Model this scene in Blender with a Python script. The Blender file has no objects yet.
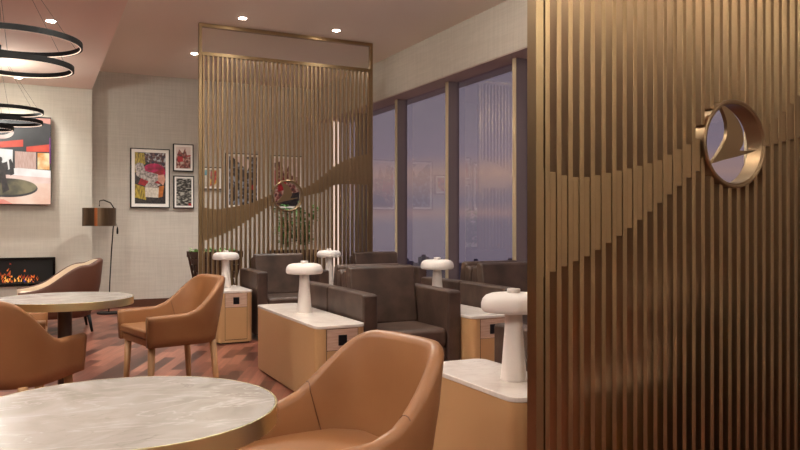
import bpy, bmesh, math, random
from mathutils import Vector, Matrix
random.seed(7)
S = bpy.context.scene
COL = bpy.context.collection
PI = math.pi
EYE = 1.10
ANG = math.radians(26.28)
SN, CS = math.sin(ANG), math.cos(ANG)
F = 735.0

# ------------------------------------------------------------------ materials
MATS = {}
def rgb(r, g, b):
    def l(c):
        c /= 255.0
        return c/12.92 if c <= .04045 else ((c+.055)/1.055)**2.4
    return (l(r), l(g), l(b), 1)

def new_mat(name):
    m = bpy.data.materials.new(name); m.use_nodes = True
    nt = m.node_tree; b = nt.nodes['Principled BSDF']
    MATS[name] = m
    return m, nt, b

def N(nt, t, **kw):
    n = nt.nodes.new(t)
    for k, v in kw.items(): setattr(n, k, v)
    return n

def mat(name, col, rough=.5, metal=0, col2=None, scale=8, bump=0, bscale=60, spec=.5, detail=4, stretch=(1,1,1), aniso=0, sheen=0, coat=0, lo=.35, hi=.65, coords='Object'):
    m, nt, b = new_mat(name)
    b.inputs['Base Color'].default_value = col
    b.inputs['Roughness'].default_value = rough
    b.inputs['Metallic'].default_value = metal
    b.inputs['Specular IOR Level'].default_value = spec
    if sheen:
        b.inputs['Sheen Weight'].default_value = sheen
    if coat:
        b.inputs['Coat Weight'].default_value = coat
        b.inputs['Coat Roughness'].default_value = .15
    tc = N(nt, 'ShaderNodeTexCoord'); mp = N(nt, 'ShaderNodeMapping')
    mp.inputs['Scale'].default_value = stretch
    nt.links.new(tc.outputs[coords], mp.inputs[0])
    if col2 is not None:
        no = N(nt, 'ShaderNodeTexNoise'); no.inputs['Scale'].default_value = scale; no.inputs['Detail'].default_value = detail
        cr = N(nt, 'ShaderNodeValToRGB')
        cr.color_ramp.elements[0].position = lo; cr.color_ramp.elements[0].color = col
        cr.color_ramp.elements[1].position = hi; cr.color_ramp.elements[1].color = col2
        nt.links.new(mp.outputs[0], no.inputs[0]); nt.links.new(no.outputs[0], cr.inputs[0]); nt.links.new(cr.outputs[0], b.inputs['Base Color'])
    if bump:
        no = N(nt, 'ShaderNodeTexNoise'); no.inputs['Scale'].default_value = bscale; no.inputs['Detail'].default_value = 3
        bp = N(nt, 'ShaderNodeBump'); bp.inputs['Strength'].default_value = bump; bp.inputs['Distance'].default_value = .004
        nt.links.new(mp.outputs[0], no.inputs[0]); nt.links.new(no.outputs[0], bp.inputs['Height']); nt.links.new(bp.outputs[0], b.inputs['Normal'])
    return m

def emit(name, col, strength):
    m, nt, b = new_mat(name)
    b.inputs['Base Color'].default_value = col
    b.inputs['Emission Color'].default_value = col
    b.inputs['Emission Strength'].default_value = strength
    b.inputs['Roughness'].default_value = .4
    return m

def picture(name, c1, c2, scale=30, em=0, stretch=(1,1,1), c3=None, detail=6):
    """printed / displayed surface: fine mottled mix of two or three colours"""
    m, nt, b = new_mat(name)
    tc = N(nt, 'ShaderNodeTexCoord'); mp = N(nt, 'ShaderNodeMapping'); mp.inputs['Scale'].default_value = stretch
    no = N(nt, 'ShaderNodeTexNoise'); no.inputs['Scale'].default_value = scale; no.inputs['Detail'].default_value = detail
    cr = N(nt, 'ShaderNodeValToRGB')
    cr.color_ramp.elements[0].position = .36; cr.color_ramp.elements[0].color = c1
    cr.color_ramp.elements[1].position = .62; cr.color_ramp.elements[1].color = c2
    if c3:
        e = cr.color_ramp.elements.new(.5); e.color = c3
    nt.links.new(tc.outputs['Object'], mp.inputs[0]); nt.links.new(mp.outputs[0], no.inputs[0]); nt.links.new(no.outputs[0], cr.inputs[0])
    b.inputs['Roughness'].default_value = .35
    if em:
        b.inputs['Base Color'].default_value = (0.01, .01, .01, 1)
        nt.links.new(cr.outputs[0], b.inputs['Emission Color']); b.inputs['Emission Strength'].default_value = em
    else:
        nt.links.new(cr.outputs[0], b.inputs['Base Color'])
    return m

def fabric_wall(name, c1, c2):
    m, nt, b = new_mat(name)
    tc = N(nt, 'ShaderNodeTexCoord')
    mp1 = N(nt, 'ShaderNodeMapping'); mp1.inputs['Scale'].default_value = (3, 3, 55)
    mp2 = N(nt, 'ShaderNodeMapping'); mp2.inputs['Scale'].default_value = (55, 55, 3)
    a = N(nt, 'ShaderNodeTexNoise'); a.inputs['Scale'].default_value = 1; a.inputs['Detail'].default_value = 5
    c = N(nt, 'ShaderNodeTexNoise'); c.inputs['Scale'].default_value = 1; c.inputs['Detail'].default_value = 5
    ad = N(nt, 'ShaderNodeMath', operation='ADD'); hf = N(nt, 'ShaderNodeMath', operation='MULTIPLY'); hf.inputs[1].default_value = .5
    cr = N(nt, 'ShaderNodeValToRGB')
    cr.color_ramp.elements[0].position = .4; cr.color_ramp.elements[0].color = c1
    cr.color_ramp.elements[1].position = .6; cr.color_ramp.elements[1].color = c2
    L = nt.links.new
    L(tc.outputs['Object'], mp1.inputs[0]); L(tc.outputs['Object'], mp2.inputs[0]); L(mp1.outputs[0], a.inputs[0]); L(mp2.outputs[0], c.inputs[0])
    L(a.outputs[0], ad.inputs[0]); L(c.outputs[0], ad.inputs[1]); L(ad.outputs[0], hf.inputs[0]); L(hf.outputs[0], cr.inputs[0])
    L(cr.outputs[0], b.inputs['Base Color']); b.inputs['Roughness'].default_value = .9; b.inputs['Specular IOR Level'].default_value = .2
    return m

M_wall = fabric_wall('wall_linen', rgb(194, 186, 174), rgb(204, 196, 184))
M_chim = fabric_wall('chimney_linen', rgb(204, 197, 184), rgb(212, 205, 192))
M_ceil = mat('ceiling_paint', rgb(236, 225, 212), .9)
M_ceil2 = mat('ceiling_paint_salmon', rgb(238, 214, 200), .9)
M_head = mat('window_head_paint', rgb(180, 160, 150), .8)
M_brownwall = mat('brown_wood_wall', rgb(128, 74, 42), .5, col2=rgb(98, 54, 32), scale=3, stretch=(1, 1, .2))
M_base = mat('baseboard_wood', rgb(84, 50, 32), .4)
M_brass = mat('champagne_metal', rgb(154, 130, 98), .32, 1)
M_slat = mat('slat_metal', rgb(160, 134, 102), .32, 1)
M_ring = mat('ring_metal', rgb(140, 117, 90), .38, 1)
M_brass2 = mat('gold_rim', rgb(226, 216, 170), .28, 1)
M_mull = mat('mullion_gold', rgb(214, 196, 164), .4, .5)
M_mulls = mat('mullion_dark', rgb(120, 104, 104), .5, .2)
M_black = mat('black_metal', rgb(14, 12, 12), .6, spec=.25)
M_blackg = mat('black_gloss', rgb(10, 10, 11), .15)
M_tan = mat('tan_leather', rgb(146, 100, 64), .40, col2=rgb(138, 92, 57), scale=5, bump=.08, bscale=220, spec=.4)
M_tanseam = mat('leather_seam', rgb(98, 58, 34), .6)
M_oak = mat('light_oak', rgb(193, 148, 104), .45, col2=rgb(176, 130, 88), scale=6, stretch=(6, 6, .6))
M_dark = mat('dark_leather', rgb(62, 46, 39), .42, col2=rgb(86, 66, 56), scale=7, detail=8, bump=.25, bscale=90, spec=.5)
M_velvet = mat('brown_velvet', rgb(94, 54, 36), .6)
M_cream = mat('cream_fabric', rgb(234, 214, 190), .85, bump=.1, bscale=200)
M_white = mat('white_lamp', rgb(228, 218, 212), .5)
M_lacq = mat('tan_lacquer', rgb(188, 146, 102), .38)
M_pink = mat('pale_wood_panel', rgb(205, 172, 152), .5, col2=rgb(188, 152, 132), scale=10, stretch=(1, 1, 8))
M_socket = mat('socket_black', rgb(18, 18, 22), .3)
M_column = mat('table_column_brown', rgb(84, 66, 58), .4, .4)
M_leaf = mat('leaf_green', rgb(96, 140, 66), .5, col2=rgb(140, 176, 92), scale=9)
M_leafd = mat('leaf_dark', rgb(52, 108, 40), .5, col2=rgb(100, 158, 66), scale=9)
M_planter = mat('planter_wood', rgb(88, 60, 44), .5, col2=rgb(66, 44, 33), scale=5)
M_soil = mat('soil', rgb(50, 38, 30), .95)
M_mat = mat('picture_mat', rgb(244, 238, 230), .7)
M_shade = mat('bronze_shade', rgb(112, 92, 72), .35, .75, col2=rgb(98, 78, 60), scale=3, stretch=(8, 8, .5))
M_shadeo = mat('bronze_shade_highlight', rgb(170, 95, 50), .35, .5)  # orange tone of the lampshade seam and armchair feet
M_led = emit('led_cream', rgb(255, 226, 204), .36)
M_down = emit('downlight_glow', rgb(255, 240, 222), 45)
M_strip = emit('led_strip', rgb(255, 228, 210), .24)  # glow standing in for light caught by the corner mullion
M_apron = mat('airfield_ground', rgb(90, 86, 104), .9)
M_city = mat('city_block', rgb(96, 92, 120), .9)

def marble(name, base, vein, warm, dark=(.2, .17, .15, 1)):
    m, nt, b = new_mat(name)
    L = nt.links.new
    tc = N(nt, 'ShaderNodeTexCoord')
    n1 = N(nt, 'ShaderNodeTexNoise'); n1.inputs['Scale'].default_value = 4.5; n1.inputs['Detail'].default_value = 8; n1.inputs['Distortion'].default_value = 1.4
    c1 = N(nt, 'ShaderNodeValToRGB')
    c1.color_ramp.elements[0].position = .33; c1.color_ramp.elements[0].color = vein
    c1.color_ramp.elements[1].position = .62; c1.color_ramp.elements[1].color = base
    mp = N(nt, 'ShaderNodeMapping'); mp.inputs['Scale'].default_value = (1, 2.3, 1); mp.inputs['Rotation'].default_value = (0, 0, .35)
    n2 = N(nt, 'ShaderNodeTexNoise'); n2.inputs['Scale'].default_value = 3.2; n2.inputs['Detail'].default_value = 10; n2.inputs['Distortion'].default_value = 2.2
    sub = N(nt, 'ShaderNodeMath', operation='SUBTRACT'); sub.inputs[1].default_value = .5
    ab = N(nt, 'ShaderNodeMath', operation='ABSOLUTE')
    c2 = N(nt, 'ShaderNodeValToRGB')
    c2.color_ramp.elements[0].position = 0; c2.color_ramp.elements[0].color = (1, 1, 1, 1)
    c2.color_ramp.elements[1].position = .022; c2.color_ramp.elements[1].color = (0, 0, 0, 1)
    n3 = N(nt, 'ShaderNodeTexNoise'); n3.inputs['Scale'].default_value = 2.1
    mu = N(nt, 'ShaderNodeMath', operation='MULTIPLY')
    mx = N(nt, 'ShaderNodeMixRGB'); mx.inputs['Color2'].default_value = warm
    L(tc.outputs['Object'], mp.inputs[0]); L(tc.outputs['Object'], n1.inputs[0]); L(mp.outputs[0], n2.inputs[0]); L(tc.outputs['Object'], n3.inputs[0])
    L(n1.outputs[0], c1.inputs[0]); L(n2.outputs[0], sub.inputs[0]); L(sub.outputs[0], ab.inputs[0]); L(ab.outputs[0], c2.inputs[0])
    L(c2.outputs[0], mu.inputs[0]); L(n3.outputs[0], mu.inputs[1]); L(mu.outputs[0], mx.inputs['Fac']); L(c1.outputs[0], mx.inputs['Color1'])
    n4 = N(nt, 'ShaderNodeTexNoise'); n4.inputs['Scale'].default_value = 4.4; n4.inputs['Detail'].default_value = 9; n4.inputs['Distortion'].default_value = 1.2
    mp4 = N(nt, 'ShaderNodeMapping'); mp4.inputs['Location'].default_value = (3.1, 1.7, 0); mp4.inputs['Scale'].default_value = (.7, 1.6, 1); mp4.inputs['Rotation'].default_value = (0, 0, -.5)
    s4 = N(nt, 'ShaderNodeMath', operation='SUBTRACT'); s4.inputs[1].default_value = .53; a4 = N(nt, 'ShaderNodeMath', operation='ABSOLUTE')
    c4 = N(nt, 'ShaderNodeValToRGB'); c4.color_ramp.elements[0].color = (1, 1, 1, 1); c4.color_ramp.elements[1].position = .010; c4.color_ramp.elements[1].color = (0, 0, 0, 1)
    n5 = N(nt, 'ShaderNodeTexNoise'); n5.inputs['Scale'].default_value = 5; c5 = N(nt, 'ShaderNodeValToRGB'); c5.color_ramp.elements[0].position = .5; c5.color_ramp.elements[1].position = .66
    u4 = N(nt, 'ShaderNodeMath', operation='MULTIPLY'); m4 = N(nt, 'ShaderNodeMixRGB'); m4.inputs['Color2'].default_value = dark
    L(tc.outputs['Object'], mp4.inputs[0]); L(mp4.outputs[0], n4.inputs[0]); L(n4.outputs[0], s4.inputs[0]); L(s4.outputs[0], a4.inputs[0]); L(a4.outputs[0], c4.inputs[0])
    L(tc.outputs['Object'], n5.inputs[0]); L(n5.outputs[0], c5.inputs[0]); L(c4.outputs[0], u4.inputs[0]); L(c5.outputs[0], u4.inputs[1]); L(u4.outputs[0], m4.inputs['Fac'])
    L(mx.outputs[0], m4.inputs['Color1']); L(m4.outputs[0], b.inputs['Base Color'])
    b.inputs['Roughness'].default_value = .25
    return m
M_marble = marble('grey_marble', rgb(172, 165, 159), rgb(142, 133, 126), rgb(204, 199, 194))
M_marblew = marble('white_marble', rgb(232, 222, 214), rgb(220, 207, 198), rgb(205, 192, 184), rgb(205, 192, 184))

def floor_mat():
    m, nt, b = new_mat('wood_plank_floor')
    L = nt.links.new
    def M(op, *a):
        n = N(nt, 'ShaderNodeMath', operation=op)
        for k, v in enumerate(a):
            if isinstance(v, (int, float)): n.inputs[k].default_value = v
            else: L(v, n.inputs[k])
        return n.outputs[0]
    tc = N(nt, 'ShaderNodeTexCoord')
    mp = N(nt, 'ShaderNodeMapping'); mp.inputs['Rotation'].default_value = (0, 0, math.radians(-66))
    L(tc.outputs['Object'], mp.inputs[0])
    sp = N(nt, 'ShaderNodeSeparateXYZ'); L(mp.outputs[0], sp.inputs[0])
    v = M('DIVIDE', sp.outputs['Y'], .095); row = M('FLOOR', v)
    u = M('ADD', M('DIVIDE', sp.outputs['X'], .42), M('MULTIPLY', row, .37)); col = M('FLOOR', u)
    cb = N(nt, 'ShaderNodeCombineXYZ'); L(row, cb.inputs[0]); L(col, cb.inputs[1])
    wn = N(nt, 'ShaderNodeTexWhiteNoise', noise_dimensions='2D'); L(cb.outputs[0], wn.inputs['Vector'])
    cr = N(nt, 'ShaderNodeValToRGB'); el = cr.color_ramp.elements
    el[0].position = 0; el[0].color = rgb(68, 34, 28); el[1].position = 1; el[1].color = rgb(168, 108, 88)
    for p_, c_ in ((.25, (98, 54, 44)), (.5, (126, 74, 60)), (.75, (146, 90, 74))):
        q = el.new(p_); q.color = rgb(*c_)
    L(wn.outputs['Value'], cr.inputs[0])
    mp2 = N(nt, 'ShaderNodeMapping'); mp2.inputs['Scale'].default_value = (1.5, 22, 1); L(mp.outputs[0], mp2.inputs[0])
    no = N(nt, 'ShaderNodeTexNoise'); no.inputs['Scale'].default_value = 1.6; no.inputs['Detail'].default_value = 6; L(mp2.outputs[0], no.inputs[0])
    c2 = N(nt, 'ShaderNodeValToRGB')
    c2.color_ramp.elements[0].position = .3; c2.color_ramp.elements[0].color = (.68, .68, .68, 1)
    c2.color_ramp.elements[1].position = .7; c2.color_ramp.elements[1].color = (1.12, 1.1, 1.06, 1)
    L(no.outputs[0], c2.inputs[0])
    mx = N(nt, 'ShaderNodeMixRGB', blend_type='MULTIPLY'); mx.inputs['Fac'].default_value = 1
    L(cr.outputs[0], mx.inputs['Color1']); L(c2.outputs[0], mx.inputs['Color2'])
    # thin joints between the planks
    fr = M('FRACT', v); jt = M('LESS_THAN', M('MINIMUM', fr, M('SUBTRACT', 1, fr)), .012)
    m2 = N(nt, 'ShaderNodeMixRGB'); L(M('MULTIPLY', jt, .6), m2.inputs['Fac']); L(mx.outputs[0], m2.inputs['Color1']); m2.inputs['Color2'].default_value = rgb(44, 24, 20)
    L(m2.outputs[0], b.inputs['Base Color'])
    b.inputs['Roughness'].default_value = .3; b.inputs['Specular IOR Level'].default_value = .4
    return m
M_floor = floor_mat()

def glass_mat():
    m = bpy.data.materials.new('window_glass'); m.use_nodes = True
    nt = m.node_tree; nt.nodes.clear(); L = nt.links.new
    out = N(nt, 'ShaderNodeOutputMaterial'); mix = N(nt, 'ShaderNodeMixShader')
    tr = N(nt, 'ShaderNodeBsdfTransparent'); tr.inputs[0].default_value = (.86, .86, .90, 1)
    gl = N(nt, 'ShaderNodeBsdfGlossy'); gl.inputs['Roughness'].default_value = .03; gl.inputs[0].default_value = (.85, .85, .9, 1)
    fr = N(nt, 'ShaderNodeFresnel'); fr.inputs[0].default_value = 1.9
    ge = N(nt, 'ShaderNodeNewGeometry'); iv = N(nt, 'ShaderNodeMath', operation='SUBTRACT'); iv.inputs[0].default_value = 1
    mu = N(nt, 'ShaderNodeMath', operation='MULTIPLY'); L(ge.outputs['Backfacing'], iv.inputs[1]); L(iv.outputs[0], mu.inputs[0]); L(fr.outputs[0], mu.inputs[1])
    L(mu.outputs[0], mix.inputs[0]); L(tr.outputs[0], mix.inputs[1]); L(gl.outputs[0], mix.inputs[2]); L(mix.outputs[0], out.inputs[0])
    return m
M_glass = glass_mat()

# ------------------------------------------------------------------ mesh helpers
class MB:
    def __init__(s):
        s.bm = bmesh.new(); s.slot = 0
    def _f(s, vs):
        try:
            f = s.bm.faces.new(vs); f.material_index = s.slot; return f
        except ValueError:
            return None
    def box(s, x0, x1, y0, y1, z0, z1):
        v = [s.bm.verts.new(p) for p in ((x0,y0,z0),(x1,y0,z0),(x1,y1,z0),(x0,y1,z0),(x0,y0,z1),(x1,y0,z1),(x1,y1,z1),(x0,y1,z1))]
        for q in ((3,2,1,0),(4,5,6,7),(0,1,5,4),(1,2,6,5),(2,3,7,6),(3,0,4,7)): s._f([v[i] for i in q])
        return s
    def prism(s, pts, z0, z1, axis='z'):
        def P(a, b, c):
            return (a, b, c) if axis == 'z' else ((a, c, b) if axis == 'y' else (c, a, b))
        lo = [s.bm.verts.new(P(a, b, z0)) for a, b in pts]; hi = [s.bm.verts.new(P(a, b, z1)) for a, b in pts]
        n = len(pts)
        s._f(lo[::-1]); s._f(hi)
        for i in range(n): s._f([lo[i], lo[(i+1) % n], hi[(i+1) % n], hi[i]])
        return s
    def lathe(s, prof, seg=32, c=(0, 0), closed=False):
        rings = []
        for r, z in prof:
            if r < 1e-6: rings.append([s.bm.verts.new((c[0], c[1], z))])
            else: rings.append([s.bm.verts.new((c[0]+r*math.cos(2*PI*k/seg), c[1]+r*math.sin(2*PI*k/seg), z)) for k in range(seg)])
        m = len(rings)
        for i in range(m if closed else m-1):
            A, B = rings[i], rings[(i+1) % m]
            for k in range(seg):
                a, b = k, (k+1) % seg
                if len(A) == 1 and len(B) == 1: continue
                if len(A) == 1: s._f([A[0], B[a], B[b]])
                elif len(B) == 1: s._f([A[a], A[b], B[0]])
                else: s._f([A[a], A[b], B[b], B[a]])
        return s
    def tube(s, pts, rad, seg=8):
        rads = rad if isinstance(rad, (list, tuple)) else [rad]*len(pts)
        prev = None; P = [Vector(p) for p in pts]
        for i, p in enumerate(P):
            d = (P[min(i+1, len(P)-1)]-P[max(i-1, 0)]).normalized()
            up = Vector((0, 0, 1)) if abs(d.z) < .95 else Vector((1, 0, 0))
            a = d.cross(up).normalized(); b = d.cross(a)
            ring = [s.bm.verts.new(p+rads[i]*(a*math.cos(2*PI*k/seg)+b*math.sin(2*PI*k/seg))) for k in range(seg)]
            if prev:
                for k in range(seg): s._f([prev[k], prev[(k+1) % seg], ring[(k+1) % seg], ring[k]])
            else: s._f(ring[::-1])
            prev = ring
        s._f(prev)
        return s
    def quad(s, *p):
        s._f([s.bm.verts.new(q) for q in p]); return s
    def build(s, name, mats, parent=None, smooth=False, bevel=0, bseg=2, sub=0):
        bmesh.ops.recalc_face_normals(s.bm, faces=s.bm.faces)
        me = bpy.data.meshes.new(name); s.bm.to_mesh(me); s.bm.free()
        if not isinstance(mats, (list, tuple)): mats = [mats]
        for m in mats: me.materials.append(m)
        if smooth:
            for p in me.polygons: p.use_smooth = True
        o = bpy.data.objects.new(name, me); COL.objects.link(o)
        if parent: o.parent = parent
        if bevel:
            md = o.modifiers.new('bevel', 'BEVEL'); md.width = bevel; md.segments = bseg; md.limit_method = 'ANGLE'; md.angle_limit = .6
            for p in me.polygons: p.use_smooth = True
            if hasattr(md, 'harden_normals'): md.harden_normals = True
        if sub:
            md = o.modifiers.new('sub', 'SUBSURF'); md.levels = sub; md.render_levels = sub
        return o

def tag(o, label=None, cat=None, group=None, kind=None):
    if label: o['label'] = label
    if cat: o['category'] = cat
    if group: o['group'] = group
    if kind: o['kind'] = kind
    return o
def thing(name, label, cat, loc=(0, 0, 0), rz=0, group=None):
    o = bpy.data.objects.new(name, None); COL.objects.link(o); o.empty_display_size = .1
    o.location = loc; o.rotation_euler = (0, 0, rz)
    return tag(o, label, cat, group)
def structure(o): o['kind'] = 'structure'; return o
def dup(o, loc=None, rz=None, label=None, parent=None):
    c = o.copy(); COL.objects.link(c)
    if parent: c.parent = parent
    if loc is not None: c.location = loc
    if rz is not None: c.rotation_euler = (0, 0, rz)
    if label: c['label'] = label
    for ch in list(o.children): dup(ch, parent=c)
    return c
def on_wall(px, py, Y):
    """point of the plane y = Y seen at (px, py) of the photograph"""
    u = (px-400)/F; x = Y*(SN+CS*u)/(CS-SN*u); D = SN*x+CS*Y
    return x, EYE+(225-py)*D/F
def rrect(x0, x1, y0, y1, r, n=6):
    pts = []
    for cx, cy, a0 in ((x1-r, y1-r, 0), (x0+r, y1-r, 90), (x0+r, y0+r, 180), (x1-r, y0+r, 270)):
        for k in range(n+1):
            a = math.radians(a0+90*k/n); pts.append((cx+r*math.cos(a), cy+r*math.sin(a)))
    return pts

# ------------------------------------------------------------------ room shell
CH = 3.13; CL = 2.84; XS = .632; YB = 10.45; YC = 10.2; XW = 3.81; XG = 4.06; ZH = 2.653
structure(MB().box(-6, 4.3, -5, YB, -.1, 0).build('floor', M_floor))
structure(MB().box(XS, 4.3, -5, YB, CH, CH+.1).build('ceiling', M_ceil))
structure(MB().box(-6, XS, -5, YB, CL, CH+.1).build('ceiling', M_ceil2))
structure(MB().box(-6.1, 4.3, YB, YB+.1, 0, CH+.1).build('wall_back', M_wall))
structure(MB().box(-6, XS-.0, YC, YB, 0, CL).build('wall_chimney', M_chim))
structure(MB().box(-6, -2.2, -5, YC-.03, CL-.03, CL-.001).build('ceiling', M_brownwall))
structure(MB().box(-6, -2.5, YC-.03, YC-.016, .0, CL).build('wall_wood_cladding', M_brownwall))
structure(MB().box(-6.1, -6, -5, YB, 0, CH).build('wall_left', M_brownwall))
structure(MB().box(-6.1, 4.3, -5.1, -5, 0, CH).build('wall_front', M_wall))
structure(MB().box(XW, 4.3, -5, YB, ZH, CH).build('wall_right', [M_wall]))
structure(MB().box(XW+.005, XG+.05, -5, YB, ZH-.012, ZH).build('trim_1', M_head))
structure(MB().box(XS, XG, YB-.015, YB, 0, .10).build('baseboard_back', M_base, bevel=.003))
structure(MB().box(-6, XS, YC-.015, YC, 0, .10).build('baseboard_chimney', M_base, bevel=.003))
structure(MB().box(XG-.02, 4.3, -5, YB, 0, .06).build('trim_2', M_mulls))
# window panes between mullions
mys = [1.89, 3.13, 4.38, 5.62, 6.865, 8.11, 9.35]
ends = [1.2]+mys+[YB]
structure(MB().box(XW, 4.3, -5, 1.2, 0, ZH).build('wall_right', M_wall))
for i in range(len(ends)-1):
    g = structure(MB().box(XG, XG+.012, ends[i]+.001, ends[i+1]-.001, .06, ZH-.012).build('window_%d' % (i+1), M_glass))
for i, y in enumerate(mys):
    w = MB(); w.slot = 0; w.box(3.956, XG+.03, y-.027, y+.027, .06, ZH-.012)
    w.slot = 1; w.box(3.95, 3.956, y-.028, y+.028, .06, ZH-.012)
    structure(w.build('trim_%d' % (i+3), [M_mulls, M_mull]))
# lit mullion edge in the glazing corner, its shine painted as glowing strips
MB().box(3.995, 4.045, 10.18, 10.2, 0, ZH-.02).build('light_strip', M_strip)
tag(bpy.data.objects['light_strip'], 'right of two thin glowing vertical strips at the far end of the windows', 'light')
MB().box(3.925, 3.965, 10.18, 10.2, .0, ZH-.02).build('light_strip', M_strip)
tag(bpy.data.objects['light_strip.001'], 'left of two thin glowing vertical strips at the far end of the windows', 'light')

# ------------------------------------------------------------------ outside
gr = structure(MB().box(-320, 320, 70, 335, -16.2, -16).build('ground_airfield', M_apron)); gr.rotation_euler = (0, 0, -ANG)
rs = random.Random(3)
for i in range(22):
    a = math.radians(-13+1.35*i); dist = rs.uniform(240, 320)
    x, y = math.sin(ANG+a)*dist, math.cos(ANG+a)*dist; w = rs.uniform(1.4, 2.6); h = rs.uniform(0, 2.6)
    o = MB().box(-w, w, -w*.6, w*.6, 0, h+1.5).box(-w*.4, w*.3, -w*.3, w*.3, h+1.5, h+2.5).build('terminal_building', M_city)
    o.location = (x, y, -16)
    tag(o, 'low dark building on the dusk skyline outside the windows', 'building', 'dim buildings on the horizon outside')

# ------------------------------------------------------------------ downlights
def downlight(x, y, z, label, energy=24, real=True, ang=125, group=None):
    t = thing('recessed_downlight', label, 'ceiling light', (x, y, z), 0, group)
    MB().lathe([(.034, -.001), (.046, -.004), (.052, -.0035), (.053, 0), (.034, 0)], 28, closed=False).build('trim_ring', M_white, t, smooth=True)
    MB().lathe([(0, -.010), (.018, -.0085), (.030, -.0055), (.036, -.0015)], 24).build('lens', M_down, t)
    l = bpy.data.lights.new('spot', 'SPOT'); l.energy = energy; l.color = (1, .98, .92); l.spot_size = math.radians(ang); l.spot_blend = 1; l.shadow_soft_size = .04
    o = bpy.data.objects.new('spot', l); COL.objects.link(o); o.location = (0, 0, -.02); o.parent = t
    return t
UP = [(1.81, 7.15, 'round recessed downlight in the ceiling, nearest the top left of the far slatted divider'),
      (2.80, 7.17, 'round recessed downlight above the right half of the far slatted divider'),
      (1.67, 8.88, 'round recessed downlight behind the left post of the far slatted divider'),
      (2.75, 8.88, 'round recessed downlight behind the middle of the far slatted divider')]
for x, y, lb in UP: downlight(x, y, CH, lb, energy=62 if y > 8 else 30)
downlight(.105, 6.94, CL, 'round recessed downlight in the lower salmon ceiling, above the black ring pendants')
downlight(-.20, 9.78, CL, 'recessed downlight close to the chimney wall, washing the wall above the television', energy=44)
GH = 'downlights in the ceiling above and behind the viewer'
for x, y in ((1.9, 4.9), (3.1, 4.9), (1.9, 2.9), (3.1, 2.9), (1.2, .8), (2.6, .8), (1.2, -1.6), (2.8, -1.6), (1.9,-3.6)):  # unseen lamps, added to brighten the room
    downlight(x, y, CH, 'round recessed downlight in the upper ceiling above and behind the viewer', group=GH, energy=13)
for x, y in ((-.2, 4.2), (-1.6, 7), (-1.8, 4.2), (-.4, 1.6), (-2, 1.6), (-.4, -1)):  # also added out of view for extra brightness
    downlight(x, y, CL, 'round recessed downlight in the lower ceiling beyond the left edge of view', group='downlights in the lower ceiling out of view')

GG = 'globe pendants beyond the edges of view'  # globes added as unseen fill light, mainly to lift the ceiling
M_fill_globe = emit('opal_globe', rgb(250, 250, 240), 42)
for x, y, z in ((1.0, 4.3, 2.9), (1.0, -2.6, 2.85), (-.55, 8.8, 2.5), (-1.4, 3.1, 2.5), (-1.6, .4, 2.5), (3.4, -1.2, 2.85)):
    t = thing('globe_pendant', 'opal globe pendant lamp hanging outside the view', 'pendant light', (x, y, z), 0, GG)
    gr_ = .085 if (y > 8 or x > 3) else .13
    MB().lathe([(gr_*math.sin(PI*k/16), -gr_*math.cos(PI*k/16)) for k in range(17)], 24).build('globe', M_fill_globe, t, smooth=True)
    MB().tube([(0, 0, gr_), (0, 0, (CH if x > XS else CL)-z)], .004, 6).build('cord', M_black, t)

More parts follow.
